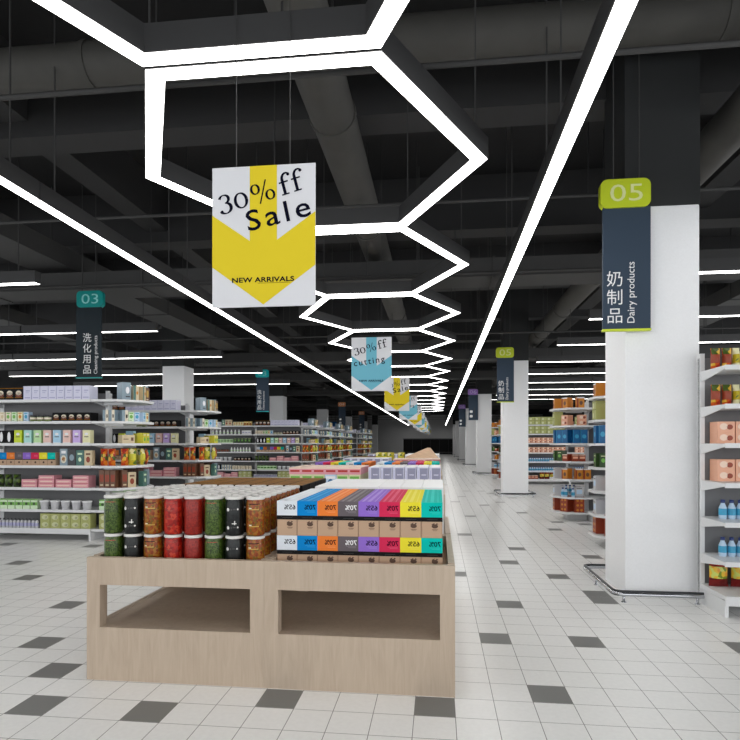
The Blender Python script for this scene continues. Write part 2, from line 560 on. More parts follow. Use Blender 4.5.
# columns
CY = [6.0 + .0, 16.8, 28.1, 39.4, 50.7, 62.0, 73.2]
pw = ['nearest the camera', 'second from the camera', 'third from the camera', 'fourth from the camera', 'fifth from the camera', 'sixth from the camera', 'farthest from the camera']
def rail_path(x0, x1, y0, y1, r, z):
    P = []
    for cx, cy, a0 in ((x1 - r, y0 + r, -90), (x1 - r, y1 - r, 0), (x0 + r, y1 - r, 90), (x0 + r, y0 + r, 180)):
        for k in range(6):
            a = math.radians(a0 + 90 * k / 5)
            P.append((cx + r * math.cos(a), cy + r * math.sin(a), z))
    return P
for side, xs in (('right', 1.83), ('left', -8.27)):
    for k, y in enumerate(CY):
        if side == 'left' and k == 0:
            y = 5.4; 
            continue
        t = thing('column', 'square white %s-hand column with dark top, %s' % (side, pw[k]), 'column', (xs + .345, y + .345, 0), 0, side + ' row of columns')
        MB().bbox(-.345, .345, -.345, .345, 0, 3.82, 'column_white', None, .006).obj('shaft', t)
        MB().box(-.35, .35, -.35, .35, 3.82, ZC, 'column_dark').obj('upper_shaft', t)
        x1 = .73 if not (side == 'right' and k == 0) else .29
        g = thing('guard_rail', 'low steel trolley guard rail round the %s-hand column %s' % (side, pw[k]), 'guard rail', (xs + .345, y + .345, 0), 0, side + ' column guard rails')
        hx = .345 + .17
        x1 = hx if not (side == 'right' and k == 0) else hx
        first = side == 'right' and k == 0
        for zz, rr, mm, pn in ((.075, .022, 'steel', 'steel_tube'), (.1, .013, 'rail_dark', 'rubber_strip')):
            pth = rail_path(-hx, hx, -.6, .62, .08, zz)
            if first:      # the nearest one stops short of the shelving beside it
                pth = [(.28, -.6, zz)] + pth[:5:-1]
            MB().tube(pth, rr, mm, 8, not first).obj(pn, g)
        if first:
            x1 = .3
        for px, py in ((-hx + .08, -.6), (x1 - .08, -.6), (-hx + .08, .62), (hx - .08, .62), (-hx, .06), (hx, .4)):
            MB().lathe([(.025, 0), (.025, .006), (.012, .008), (.012, .06)], 'steel', 8, Matrix.Translation((px, py, 0))).obj('post', g)

# ------------------------------------------------------------ hanging lights
def hex_light():
    t = thing('hexagon_light', None, 'ceiling light')
    w_, h_ = .13, .17
    O = [(-.735, -1.4), (.735, -1.4), (1.465, 0), (.735, 1.4), (-.735, 1.4), (-1.465, 0)]
    # inset outline
    def inset(P, d):
        out = []
        n = len(P)
        for i in range(n):
            a, b, c = Vector(P[i - 1]), Vector(P[i]), Vector(P[(i + 1) % n])
            u = (b - a).normalized(); v = (c - b).normalized()
            n1 = Vector((-u.y, u.x)); n2 = Vector((-v.y, v.x))
            bis = (n1 + n2); bis = bis / (1 + n1.dot(n2))
            out.append(tuple(b + bis * d))
        return out
    I = inset(O, w_)
    O2 = inset(O, .008); I2 = inset(O, w_ - .006)
    hs = MB()
    n = 6
    v = [(x, y, 0) for x, y in O] + [(x, y, h_) for x, y in O] + [(x, y, 0) for x, y in I] + [(x, y, h_) for x, y in I]
    f_ = []
    for i in range(n):
        j = (i + 1) % n
        f_ += [(i, j, n + j, n + i), (2 * n + j, 2 * n + i, 3 * n + i, 3 * n + j), (n + i, n + j, 3 * n + j, 3 * n + i), (j, i, 2 * n + i, 2 * n + j)]
    hs.add(v, f_, 'housing')
    hs.obj('housing', t)
    df = MB()
    v = [(x, y, -.002) for x, y in O2] + [(x, y, -.002) for x, y in I2]
    df.add(v, [((i + 1) % n, i, n + i, n + (i + 1) % n) for i in range(n)], 'diffuser')
    df.obj('diffuser', t)
    for px, py in ((-.735, -1.33), (.735, -1.33), (1.36, 0), (-1.36, 0)):
        MB().box(px - .006, px + .006, py - .006, py + .006, h_, ZC - LZ - .004, 'wire').obj('suspension_rod', t)
    return t
hx = hex_light()
for k in range(-1, 14):
    y = 3.40 + 1.405 + 2.815 * k
    lab = 'white glowing hexagonal ceiling light, %s in the chain from the camera' % (ORD[k + 1] if k + 1 < 20 else 'one of the last five')
    place(hx, (-1.06, y, LZ), 0, lab, 'chain of hexagonal lights' if k + 1 < 20 else 'last hexagonal lights of the chain')

def strip_light(L_, name='linear_light'):
    t = thing(name, None, 'ceiling light')
    w_, h_ = .13, .17
    hs = MB()
    a = L_ / 2 - .006
    hs.box(-w_ / 2, w_ / 2, -a, a, 0, h_, 'housing')
    hs.obj('housing', t)
    MB().add([(-w_ / 2 + .008, -a + .004, -.002), (-w_ / 2 + .008, a - .004, -.002), (w_ / 2 - .008, a - .004, -.002), (w_ / 2 - .008, -a + .004, -.002)], [(0, 1, 2, 3)], 'diffuser').obj('diffuser', t)
    for py in (-a + .3, a - .3):
        MB().box(-.006, .006, py - .006, py + .006, h_, ZC - LZ - .004, 'wire').obj('suspension_rod', t)
    return t
sl = strip_light(3.1)
for side, x in (('right', .975), ('left', -3.80)):
    for k in range(-2, 24):
        y = 5.12 + 3.1 * k + 1.55
        kk = k + 2
        if y + 1.55 < Y0 + .1 or y + 1.6 > Y1:
            continue
        place(sl, (x, y, LZ), 0, 'long white light strip along the %s of the aisle, %s length from the camera' % (side, ORD[kk]),
              '%s lengthwise light strips' % side)
cl = strip_light(2.98)
rows = [4.2 + 3.6 * k - (.6 if k == 13 else 0) for k in range(10)]
for k, y in enumerate(rows):
    for side, x0, sg in (('left', -5.72, -1), ('right', 2.78, 1)):
        y = rows[k] if side == 'left' else 5.45 + 2.9 * k
        if side == 'left' and k > 5:
            continue
        for j in range(3):
            x = x0 + sg * (1.49 + 3.0 * j)
            place(cl, (x, y, LZ), PI / 2, 'crosswise light strip over the %s shelves, row %s from the front, %s from the aisle' % (side, ORD[k], ['nearest', 'second', 'third'][j]),
                  'crosswise light strips %s' % side)

# ------------------------------------------------------------ sale posters
def serif_glyphs(mb, M, m='ink'):
    """3 0 % f f drawn as brush-like strokes, units of poster pixels scaled by caller"""
    def stroke(pts, ws, off):
        n = len(pts); L1 = []; L2 = []
        for i in range(n):
            a = Vector(pts[max(i - 1, 0)]); b = Vector(pts[min(i + 1, n - 1)])
            t_ = (b - a).normalized(); nn = Vector((-t_.y, t_.x)); p = Vector(pts[i])
            L1.append(p + nn * (ws[i] * 1.15 + 1) / 2); L2.append(p - nn * (ws[i] * 1.15 + 1) / 2)
        v = [(p.x + off[0], 0, p.y + off[1]) for p in L1 + L2]
        mb.add(v, [(i, n + i, n + i + 1, i + 1) for i in range(n - 1)], m, False, M)
    def arc(cx, cy, rx, ry, a0, a1, n=18):
        return [(cx + rx * math.cos(math.radians(a0 + (a1 - a0) * i / n)), cy + ry * math.sin(math.radians(a0 + (a1 - a0) * i / n))) for i in range(n + 1)]
    def arcw(a0, a1, thick, thin, n=18):
        return [thin + (thick - thin) * abs(math.cos(math.radians(a0 + (a1 - a0) * i / n))) ** 1.4 for i in range(n + 1)]
    def ring(cx, cy, rx, ry, thick, thin, off):
        stroke(arc(cx, cy, rx, ry, 0, 360, 28), arcw(0, 360, thick, thin, 28), off)
    # 3
    o = (0, 0)
    stroke(arc(22, 53, 17, 15, 165, -85), arcw(165, -85, 9, 2.5), o)
    stroke(arc(20, 20, 21, 19, 85, -160), arcw(85, -160, 10, 2.5), o)
    ring(4, 11, 2.5, 2.5, 4, 4, o)
    # 0
    ring(0, 0, 21, 27, 9, 3, (82, 30))
    # %
    ring(0, 0, 14, 17, 7, 2.5, (142, 52)); ring(0, 0, 14, 17, 7, 2.5, (192, 18))
    stroke([(148, -4), (188, 76)], [3.5, 3.5], o)
    # f f
    for fx in (246, 292):
        stroke([(fx, 0), (fx, 55)], [8.5, 8.5], o)
        stroke(arc(fx + 17, 55, 17, 21, 180, 55, 10), [8.5 - 5 * i / 10 for i in range(11)], o)
        ring(fx + 26, 69, 2.5, 2.5, 5, 5, o)
        stroke([(fx - 14, 46), (fx + 20, 46)], [4, 4], o)
        stroke([(fx - 13, 1.5), (fx + 15, 1.5)], [3.5, 3.5], o)

def poster(kind):
    t = thing('sale_poster', None, 'poster')
    W_, H_ = .605, .805
    s_ = W_ / 459
    MB().box(-W_ / 2, W_ / 2, 0, .006, 0, H_, 'paper_white').obj('board', t)
    col = 'yellow' if kind == 'yellow' else 'sky_blue'
    P = [(0, .338), (.0, .71), (.5, .985), (1, .715), (1, .34), (.632, .53), (.632, 0), (.368, 0), (.368, .53)]
    pts = [((x - .5) * W_, (1 - y) * H_) for x, y in P]
    a = MB()
    def T(i): return pts[i]
    a.plate([T(0), T(1), T(2), T(8)], -.001, col).plate([T(8), T(2), T(5)], -.001, col).plate([T(5), T(2), T(3), T(4)], -.001, col).plate([T(8), T(5), T(6), T(7)], -.001, col)
    for f_ in a.f: pass
    a.obj('arrow_print', t)
    L_ = MB()
    def XY(px, py):   # poster-own units: 459 wide, 614 high
        return ((px / 459 - .5) * W_, (1 - py / 614) * H_)
    x, z = XY(44, 208)
    serif_glyphs(L_, Matrix.Translation((x, -.002, z)) @ Matrix.Rotation(-math.radians(15), 4, 'Y') @ Matrix.Scale(s_ * 1.2, 4))
    if kind == 'yellow':
        x, z = XY(165, 284)
        L_.text('Sale', 128 * s_ , x - .008, z - .002, -.002, 'ink', math.radians(12), 1.22, sx=1.2, bold=.0012)
    else:
        x, z = XY(28, 330)
        L_.text('cutting', 100 * s_, x, z, -.002, 'ink', math.radians(8), 1.28, bold=.0008)
    x, z = XY(88, 506)
    L_.text('NEW ARRIVALS', 29 * s_, x, z, -.002, 'ink', 0, 1.04, sx=1.34, bold=.0012)
    x, z = XY(205, 512)
    L_.rect(x, x + .19, z, z + .002, -.002, 'ink')
    L_.obj('lettering', t)
    for px in (-.16, .155):
        MB().box(px - .0022, px + .0022, .001, .005, H_, ZC - 2.278, 'wire').obj('hanging_wire', t)
    return t
pA, pB = poster('yellow'), poster('blue')
for k in range(11):
    yel = k % 2 == 0
    place(pA if yel else pB, (-.99, 3.24 + 5.45 * k, 2.278), 0,
          ('white poster with yellow arrow and 30%%ff Sale lettering, %s poster from the camera' if yel else 'white poster with blue arrow and cutting lettering, %s poster from the camera') % ORD[k],
          'hanging sale posters')

# ------------------------------------------------------------ aisle signs
def rrect(x0, x1, z0, z1, r, n=5):
    P = []
    for cx, cz, a0 in ((x1 - r, z0 + r, -90), (x1 - r, z1 - r, 0), (x0 + r, z1 - r, 90), (x0 + r, z0 + r, 180)):
        for k in range(n + 1):
            a = math.radians(a0 + 90 * k / n)
            P.append((cx + r * math.cos(a), cz + r * math.sin(a)))
    return P
def sign(num, head, htxt, zh, en, pm, accent, label, loc, dx=0, hx=0):
    t = thing('aisle_sign', label, 'sign', loc, 0, 'hanging aisle signs')
    PW, PH = .44, 1.2
    MB().box(-PW / 2, PW / 2, 0, .04, .02, PH, pm).obj('panel', t)
    MB().box(-PW / 2 - .005, PW / 2 + .005, -.005, .045, 0, .02, accent).obj('bottom_strip', t)
    P = rrect(-.25 + hx, .215 + hx, PH - .01, PH + .265, .065)
    h = MB().plate(P, -.02, head, None, .08)
    hd = h.obj('number_head', t)
    MB().text(num, .235, -.015 + hx, PH + .05, -.022, htxt, 0, 1.0, 1.42, align='CENTER').obj('number', hd)
    L_ = MB()
    n = len(zh)
    s_ = .135
    top = .08 + (n - 1) * .178
    for i, c in enumerate(zh):
        L_.text(c, s_ * 1.2, -.193 + dx, .09 + (n - 1 - i) * .178, -.002, 'text_white')
    if en:
        L_.text(en, .098 if len(en) < 15 else .088, .07 + dx, .07, -.002, 'text_white', PI / 2)
    if zh == '':
        for z0 in (.12, .34):
            L_.plate(rrect(-.17, -.03, z0, z0 + .12, .04), -.002, 'text_white')
        L_.rect(.04, .07, .08, .6, -.002, 'wire')
    L_.obj('lettering', t)
    for px in (-.12, .12):
        MB().box(px - .005, px + .005, .015, .025, PH + .28, ZC - loc[2], 'wire').obj('suspension_rod', t)
mat('text_violet', (222, 206, 244), .5); mat('text_orange', (244, 214, 190), .5)
sign('05', 'lime', 'text_lime', '奶制品', 'Dairy products', 'slate', 'lime', 'slate dairy products sign with lime 05 head beside the nearest right column', (1.815, 5.9, 2.585))
sign('05', 'lime', 'text_lime', '奶制品', 'Dairy products', 'slate', 'lime', 'small-looking slate sign with lime 05 head before the second right column', (1.79, 15.9, 2.585))
sign('06', 'violet', 'text_violet', '', '', 'slate', 'slate', 'slate sign with violet 06 head before the third right column', (1.66, 28.0, 2.585))
sign('06', 'violet', 'text_violet', '', '', 'slate', 'slate', 'slate sign with violet 06 head before the fourth right column', (1.6, 39.3, 2.585))
sign('03', 'teal', 'text_teal', '洗化用品', 'Cleaning products', 'slate_dark', 'teal', 'dark cleaning products sign with teal 03 head above the front left shelf', (-5.83, 9.19, 2.585), .09, .05)
sign('03', 'cyan_bright', 'text_teal', '洗化用品', 'Cleaning products', 'slate', 'cyan_bright', 'slate sign with bright teal 03 head before the far left column', (-6.05, 19.7, 2.585))
sign('04', 'orange_sign', 'text_orange', '', '', 'slate', 'slate', 'slate sign with orange head over the far left shelves, nearer of two', (-5.95, 36.0, 2.585))
sign('04', 'orange_sign', 'text_orange', '', '', 'slate', 'slate', 'slate sign with orange head over the far left shelves, farther of two', (-6.1, 46.6, 2.585))
t = thing('wall_panel', 'bright blue upright panel hanging behind the far left shelves', 'panel', (-11.0, 60, 1.9))
mat('panel_blue', (40, 140, 230), .5)
MB().box(-.5, .5, 0, .1, 0, 1.8, 'panel_blue').obj('panel_face', t)
h_ = MB().box(-.4, -.38, .04, .06, 1.8, ZC - 1.9, 'wire').box(.38, .4, .04, .06, 1.8, ZC - 1.9, 'wire'); h_.obj('suspension_rod', t)

# ------------------------------------------------------------ shelving
SZ = [2.17, 1.835, 1.495, 1.15, .81, .47, .18]
BW, SD = 1.86, .5
def bay_proto(yb=1.0):
    t = thing('gondola_bay', None, 'shelving')
    MB().box(.0, BW, SD - .02, SD + .02, .06, 2.3, 'back_panel_grey').obj('back_panel', t)
    for x in (0, BW - .04):
        MB().box(x, x + .04, SD - .035, SD + .035, 0, 2.34, 'white_steel').obj('upright', t)
    for i, z in enumerate(SZ):
        y0 = 0 if i < 6 else -.02
        s_ = MB().box(.004, BW - .004, y0, yb - y0 * (yb > .6), z - .03, z, 'white_steel').box(.004, BW - .004, y0 - .006, y0, z - .038, z + .004, 'white_steel')
        for x in (.008, BW - .02):
            s_.add([(x, y0 + .03, z - .03), (x, SD - .02, z - .03), (x, SD - .02, z - .1), (x + .012, y0 + .03, z - .03), (x + .012, SD - .02, z - .03), (x + .012, SD - .02, z - .1)],
                   [(0, 1, 2), (3, 5, 4), (0, 2, 5, 3)], 'white_steel')
        if i == 6:
            s_.box(.004, BW - .004, y0, y0 + .02, .10, z - .03, 'white_steel')
        s_.obj('shelf', t)
    for x in (0, BW - .03):
        MB().box(x, x + .03, -.01, yb + .01 * (yb > .6), 0, .14, 'white_steel').obj('leg', t)
    return t
EX = [(0, 0), (.42, 0), (.67, .32), (.67, .68), (.42, 1.0), (0, 1.0)]
def end_proto(mir):
    t = thing('gondola_end', None, 'shelving')
    P = EX if not mir else [(-x, y) for x, y in EX][::-1]
    sg = -1 if mir else 1
    a, b = sorted((0, sg * .03))
    MB().box(a, b, .46, .54, 0, 2.3, 'white_steel').obj('upright', t)
    for i, z in enumerate(SZ):
        s_ = MB().poly(P, z - .035, z, 'white_steel')
        for yy in (.3, .7):
            a, b = sorted((sg * .03, sg * .35))
            s_.box(a, b, yy - .006, yy + .006, z - .07, z - .035, 'white_steel')
        s_.obj('end_shelf', t)
    a, b = sorted((sg * .02, sg * .4))
    MB().box(a, b, .35, .65, 0, .145, 'white_steel').obj('base_foot', t)
    return t
bayP = bay_proto(); bayS = bay_proto(SD + .02); endL = end_proto(False); endR = end_proto(True)

# ------------------------------------------------------------ products (origin at base, front facing -y at y=0, centred in x)
def prod(name, cat, mb):
    o = mb.obj(name)
    o['category'] = cat
    return o
def carton(w, d, h, m, marks=(), name='carton', cat='carton', side=None):
    b = MB().bbox(-w / 2, w / 2, 0, d, 0, h, m, None, .0015)
    for k in marks:
        if k[0] == 'r':
            _, x0, x1, z0, z1, mm = k
            b.rect(x0 * w, x1 * w, z0 * h, z1 * h, -.0008, mm)
            if side:
                b.add([(w / 2 + .0008, y, z) for y, z in ((.1 * d, z0 * h), (.9 * d, z0 * h), (.9 * d, z1 * h), (.1 * d, z1 * h))], [(0, 1, 2, 3)], mm)
        elif k[0] == 'e':
            _, cx, cz, rx, rz, mm = k
            b.plate([(cx * w + rx * w * math.cos(2 * PI * i / 12), cz * h + rz * h * math.sin(2 * PI * i / 12)) for i in range(12)], -.0012, mm)
    return prod(name, cat, b)
PR = {}
KIND = [('cupcake', 'cupcake carton'), ('lavcarton', 'paper pack'), ('mini', 'tea carton'), ('pastel', 'pastel carton'), ('blackoval', 'black carton'),
        ('duo', 'rice carton'), ('cereal', 'muesli carton'), ('pinkflat', 'flat carton'), ('greencar', 'banded carton'), ('olive', 'olive carton'),
        ('darkgreen', 'green carton'), ('greybox', 'grey carton'), ('bookish', 'biscuit carton'), ('slimgrey', 'slim carton'), ('beige', 'beige carton'),
        ('citrus', 'citrus carton'), ('amber', 'amber carton'), ('brown', 'brown carton'), ('peach', 'peach carton'), ('blue', 'blue carton'),
        ('orange', 'orange carton'), ('rust', 'rust carton'), ('greycar', 'pale carton'), ('white', 'white carton'), ('redtin', 'red carton'),
        ('bag_dk', 'food bag'), ('bag_mix', 'noodle bag'), ('bag_ylw2', 'noodle bag'), ('bag_salad', 'vegetable bag'), ('bag', 'crisp bag'), ('milk', 'milk bottle')]
def P_(key, desc, w, o):
    if key != 'whitebottle':
        for k, v in KIND:
            if key.startswith(k):
                o.name = v.replace(' ', '_'); o['category'] = v
                break
    PR[key] = (o, desc, w)

def dome(m2):
    return [('e', 0, .42, .36, .22, 'choc'), ('e', 0, .58, .33, .2, m2), ('r', -.42, .42, .16, .24, 'gold')]
P_('cupcake', 'black cupcake carton with gold top', .148, carton(.148, .22, .19, 'blk', dome('cream') + [('r', -.5, .5, .93, .995, 'gold')]))
P_('cupcake_s', 'small black cupcake carton', .124, carton(.122, .2, .135, 'blk', dome('cream')))
P_('lavcarton', 'lavender white carton', .134, carton(.132, .22, .215, 'lav', [('r', -.5, -.44, 0, 1, 'lav_mark'), ('r', -.2, .34, .62, .7, 'lav_mark'), ('r', -.2, .2, .5, .54, 'lav_mark'), ('r', -.34, .38, .12, .2, 'lav_mark')]))
for n, c, c2 in (('white', 'cream', 'leaf'), ('limeg', 'mint', 'leaf'), ('yel', 'lemon', 'amber'), ('blu', 'water', 'cyan'), ('crm', 'cream', 'tan')):
    P_('mini_' + n, {'white': 'small cream carton with green mark', 'limeg': 'small mint green carton', 'yel': 'small yellow carton', 'blu': 'small pale blue carton', 'crm': 'small cream carton'}[n],
       .085, carton(.082, .1, .15, c, [('e', 0, .5, .3, .2, c2), ('r', -.35, .35, .8, .9, c2), ('r', -.35, .1, .1, .14, 'wire')]))
for n in ('lime', 'aqua', 'green', 'pink', 'sky', 'lilac', 'lemon'):
    P_('pastel_' + n, 'tall pastel %s carton' % n, .128, carton(.125, .1, .205, n, [('r', -.28, .28, .46, .52, 'wire'), ('e', 0, .7, .25, .1, 'white_card'), ('r', -.5, .5, 0, .06, 'white_card')]))
P_('blackoval', 'black carton with tall white oval', .128, carton(.125, .12, .2, 'blk', [('e', 0, .5, .22, .4, 'white_card')]))
for n, c in COLS8:
    P_('duo_' + n, '%s and kraft rice carton' % n, .135, carton(.132, .2, .2, 'kraft', [('r', -.5, .5, .5, 1, 'card_' + n), ('r', -.5, .5, .44, .5, 'blk'), ('e', .05, .25, .12, .08, 'kraft_ink'), ('r', -.1, .35, .68, .84, 'cardlite_' + n)]))
P_('cereal_w', 'tall white muesli carton', .13, carton(.126, .08, .26, 'bluegrey', [('e', 0, .38, .36, .24, 'cream'), ('e', 0, .38, .22, .14, 'amber'), ('r', -.3, .3, .72, .88, 'white_card')]))
P_('cereal_d', 'tall dark grey carton', .13, carton(.126, .08, .25, 'darkgrey', [('e', 0, .5, .3, .2, 'bluegrey'), ('r', -.2, .2, .75, .85, 'wire')]))
P_('cereal_t', 'tall teal carton', .13, carton(.126, .08, .24, 'teal_box', [('e', 0, .4, .2, .14, 'mint'), ('r', -.3, .3, .7, .82, 'mint')]))
P_('cereal_o', 'tall tan orange-picture carton', .13, carton(.126, .08, .235, 'tan', [('e', 0, .4, .26, .2, 'rust'), ('r', -.3, .3, .7, .82, 'brown')]))
P_('pinkflat', 'flat pink carton', .26, carton(.255, .2, .062, 'rose', [('r', -.4, .4, .4, .6, 'peach_lt'), ('r', -.5, .5, 0, .1, 'red')]))
P_('greencar', 'white carton with green band', .118, carton(.115, .12, .155, 'mint', [('r', -.5, .5, .38, .7, 'leaf'), ('e', 0, .54, .2, .14, 'forest'), ('r', -.5, .5, .9, 1, 'leaf')]))
P_('olivecar', 'olive printed carton', .162, carton(.16, .16, .112, 'olive', [('e', 0, .5, .34, .34, 'olive_lt'), ('e', .1, .45, .14, .2, 'dullgreen')]))
P_('darkgreen', 'dark green carton', .13, carton(.128, .14, .2, 'forest', [('e', 0, .5, .26, .16, 'leaf'), ('r', -.3, .3, .78, .84, 'olive_lt')]))
P_('greybox', 'blue-grey round-print carton', .14, carton(.135, .2, .27, 'bluegrey', [('e', .12, .55, .22, .2, 'white_card'), ('r', -.1, .4, .15, .22, 'darkgrey')], side=True))
P_('bookish', 'narrow tan and green carton', .09, carton(.086, .16, .23, 'tan', [('r', -.5, -.05, 0, 1, 'teal_box'), ('e', .2, .5, .18, .12, 'amber')]))
P_('bookish2', 'narrow brown carton', .09, carton(.086, .16, .22, 'brown', [('r', -.4, .4, .3, .8, 'mustard'), ('r', -.4, .4, .1, .16, 'cream')]))
P_('slimgrey', 'slim grey and white carton', .095, carton(.092, .12, .175, 'bluegrey', [('r', 0, .5, 0, 1, 'cream'), ('r', .1, .4, .3, .6, 'wire')]))
P_('beige', 'beige flat-fronted carton', .2, carton(.195, .16, .13, 'tan', [('r', .2, .4, .3, .7, 'brown'), ('r', -.4, 0, .45, .55, 'brown')]))
P_('citruscar', 'yellow citrus carton', .1, carton(.098, .1, .165, 'citrus', [('e', 0, .4, .3, .2, 'leaf'), ('r', -.35, .35, .75, .88, 'lemon')]))
P_('ambercar', 'amber picture carton', .1, carton(.098, .1, .165, 'mustard', [('e', 0, .4, .34, .22, 'rust'), ('r', -.35, .35, .75, .88, 'lemon')]))
P_('browncar', 'tall brown carton', .085, carton(.082, .16, .27, 'brown', [('r', -.4, .4, .35, .75, 'rust'), ('r', -.3, .3, .12, .2, 'tan')]))
P_('peachcar', 'peach carton with food picture', .15, carton(.147, .16, .1, 'peach', [('e', -.15, .55, .24, .3, 'peach_lt'), ('e', .2, .5, .18, .24, 'rust')]))
P_('olivetall', 'olive yellow carton', .2, carton(.197, .16, .14, 'olive', [('e', -.2, .5, .2, .3, 'olive_lt'), ('r', -.5, .5, .05, .12, 'dullgreen')]))
P_('bluecar', 'tall blue carton', .13, carton(.128, .16, .26, 'deepblue', [('r', -.5, -.44, 0, 1, 'cyan'), ('e', 0, .5, .3, .15, 'cyan')]))
P_('orangecar', 'orange carton with white lid', .14, carton(.137, .14, .2, 'amber', [('r', -.5, -.3, 0, .92, 'rust'), ('r', -.5, .5, .9, 1, 'white_card'), ('e', .05, .45, .22, .2, 'brown')]))
P_('rustcar', 'rust brown carton', .12, carton(.117, .14, .13, 'rust', [('r', -.4, .4, .4, .7, 'peach'), ('r', -.5, .5, .88, 1, 'peach_lt')]))
P_('rustbig', 'large rust red carton', .18, carton(.176, .2, .3, 'rust', [('e', -.2, .75, .14, .08, 'amber'), ('e', .2, .75, .14, .08, 'amber'), ('e', -.2, .45, .14, .08, 'amber'), ('e', .2, .45, .14, .08, 'amber'), ('e', -.2, .15, .14, .08, 'amber'), ('e', .2, .15, .14, .08, 'amber')]))
P_('greycar', 'light grey carton', .15, carton(.147, .16, .2, 'cup', [('r', -.35, .35, .3, .7, 'water'), ('r', -.35, .35, .8, .86, 'darkgrey')]))
P_('whitepack', 'small white carton', .12, carton(.117, .12, .15, 'white_card', [('r', -.35, .35, .4, .6, 'lav_mark')]))
P_('redtin', 'small dark red carton', .09, carton(.088, .1, .11, 'brown', [('e', 0, .5, .25, .25, 'rust'), ('r', -.5, .5, .86, 1, 'blk')]))

def lathe_prod(key, desc, w, name, cat, parts, seg=14):
    """parts: list of (part name or None for the root mesh, profile, material)"""
    b = MB()
    for nm, prof, m in parts:
        b.lathe(prof, m, seg)
    P_(key, desc, w, prod(name, cat, b))
lathe_prod('cup', 'grey ribbed plastic cup', .16, 'cup', 'cup', [('b', [(.05, 0), (.055, .01), (.068, .12)], 'cup'), ('r', [(.072, .12), (.074, .128), (.072, .14), (.06, .143)], 'white_card')])
lathe_prod('tin', 'shallow round tin', .115, 'tin', 'tin', [('b', [(.05, 0), (.052, .006), (.052, .07)], 'dullgreen'), ('b', [(.053, .03), (.053, .06)], 'cream'), ('l', [(.055, .07), (.055, .09), (.05, .094)], 'darkgrey')])
lathe_prod('bottle', 'small grey and white bottle', .06, 'bottle', 'bottle', [('b', [(.024, 0), (.026, .006), (.026, .1), (.012, .12)], 'cup'), ('l', [(.0265, .03), (.0265, .08)], 'lav_mark'), ('c', [(.013, .12), (.013, .145)], 'darkgrey')], 10)
lathe_prod('whitebottle', 'white bottle with mint band', .1, 'bottle', 'bottle', [('b', [(.036, 0), (.038, .008), (.038, .12), (.02, .15)], 'white_card'), ('l', [(.0388, .04), (.0388, .09)], 'mint'), ('c', [(.02, .15), (.02, .18), (.016, .184)], 'white_card')], 10)
lathe_prod('milk', 'cyan-banded milk bottle with blue cap', .07, 'bottle', 'bottle', [('b', [(.028, 0), (.032, .008), (.034, .05), (.031, .075), (.033, .1), (.018, .135), (.016, .145)], 'water'), ('l', [(.0347, .035), (.0347, .075), (.0335, .095)], 'cyan'), ('c', [(.019, .145), (.019, .17), (.014, .174)], 'navy')], 12)

def bag(key, desc, w, d, h, m, m2, m3=None):
    """pillow bag with crimped ends"""
    nx, nz = 8, 10
    b = MB()
    for sgn in (-1, 1):
        v = []
        for j in range(nz + 1):
            q = j / nz
            prof = max(0, math.sin(PI * min(1, max(0, (q - .05) / .9)))) ** .55
            ww = w / 2 * (1 - .08 * prof)
            for i in range(nx + 1):
                p = i / nx * 2 - 1
                bulge = prof * (1 - abs(p) ** 3) ** .7
                v.append((p * ww, d / 2 + sgn * d / 2 * bulge, q * h))
        fs = []
        for j in range(nz):
            for i in range(nx):
                k = j * (nx + 1) + i
                q = (k, k + 1, k + nx + 2, k + nx + 1)
                fs.append(q if sgn < 0 else q[::-1])
        mid = [f_ for f_ in fs if 3 * (nx + 1) <= f_[0] < 7 * (nx + 1)]
        oth = [f_ for f_ in fs if f_ not in mid]
        b.add(v, oth, m, True); b.add(v, mid, m2, True)
    P_(key, desc, w, prod('snack_bag', 'snack bag', b))
bag('bag_red', 'red orange crisp bag', .12, .09, .26, 'snack2', 'snack')
bag('bag_yel', 'yellow crisp bag', .12, .09, .26, 'snack3', 'citrus')
bag('bag_blu', 'navy and white crisp bag', .12, .09, .26, 'navy', 'white_card')
bag('bag_dkgreen', 'dark green food bag', .13, .1, .2, 'greenbag', 'greenbag')
bag('bag_mix', 'red and green noodle bag', .085, .09, .2, 'snack', 'rust')
bag('bag_ylw2', 'pale yellow green noodle bag', .06, .09, .2, 'lemon', 'snack3')
bag('bag_salad', 'dark red bag of mixed vegetables', .17, .13, .27, 'salad', 'veggies')

SHN = ['top', 'second', 'third', 'fourth', 'fifth', 'sixth', 'bottom']
def put(key, X, Y, Z, rz, where, cnt, group, q=0, L_=1):
    o, desc, w_ = PR[key]
    k = (desc, where)
    if q == 0:
        cnt[k] = cnt.get(k, 0) + 1
    st = '' if L_ == 1 else (('lower ', 'upper ')[q] if L_ == 2 else ('lower ', 'middle ', 'upper ')[q])
    lab = '%s%s, %s from joint, %s' % (st, desc, ORD[cnt[k] - 1], where)
    place(o, (X, Y, Z), rz, lab, group)

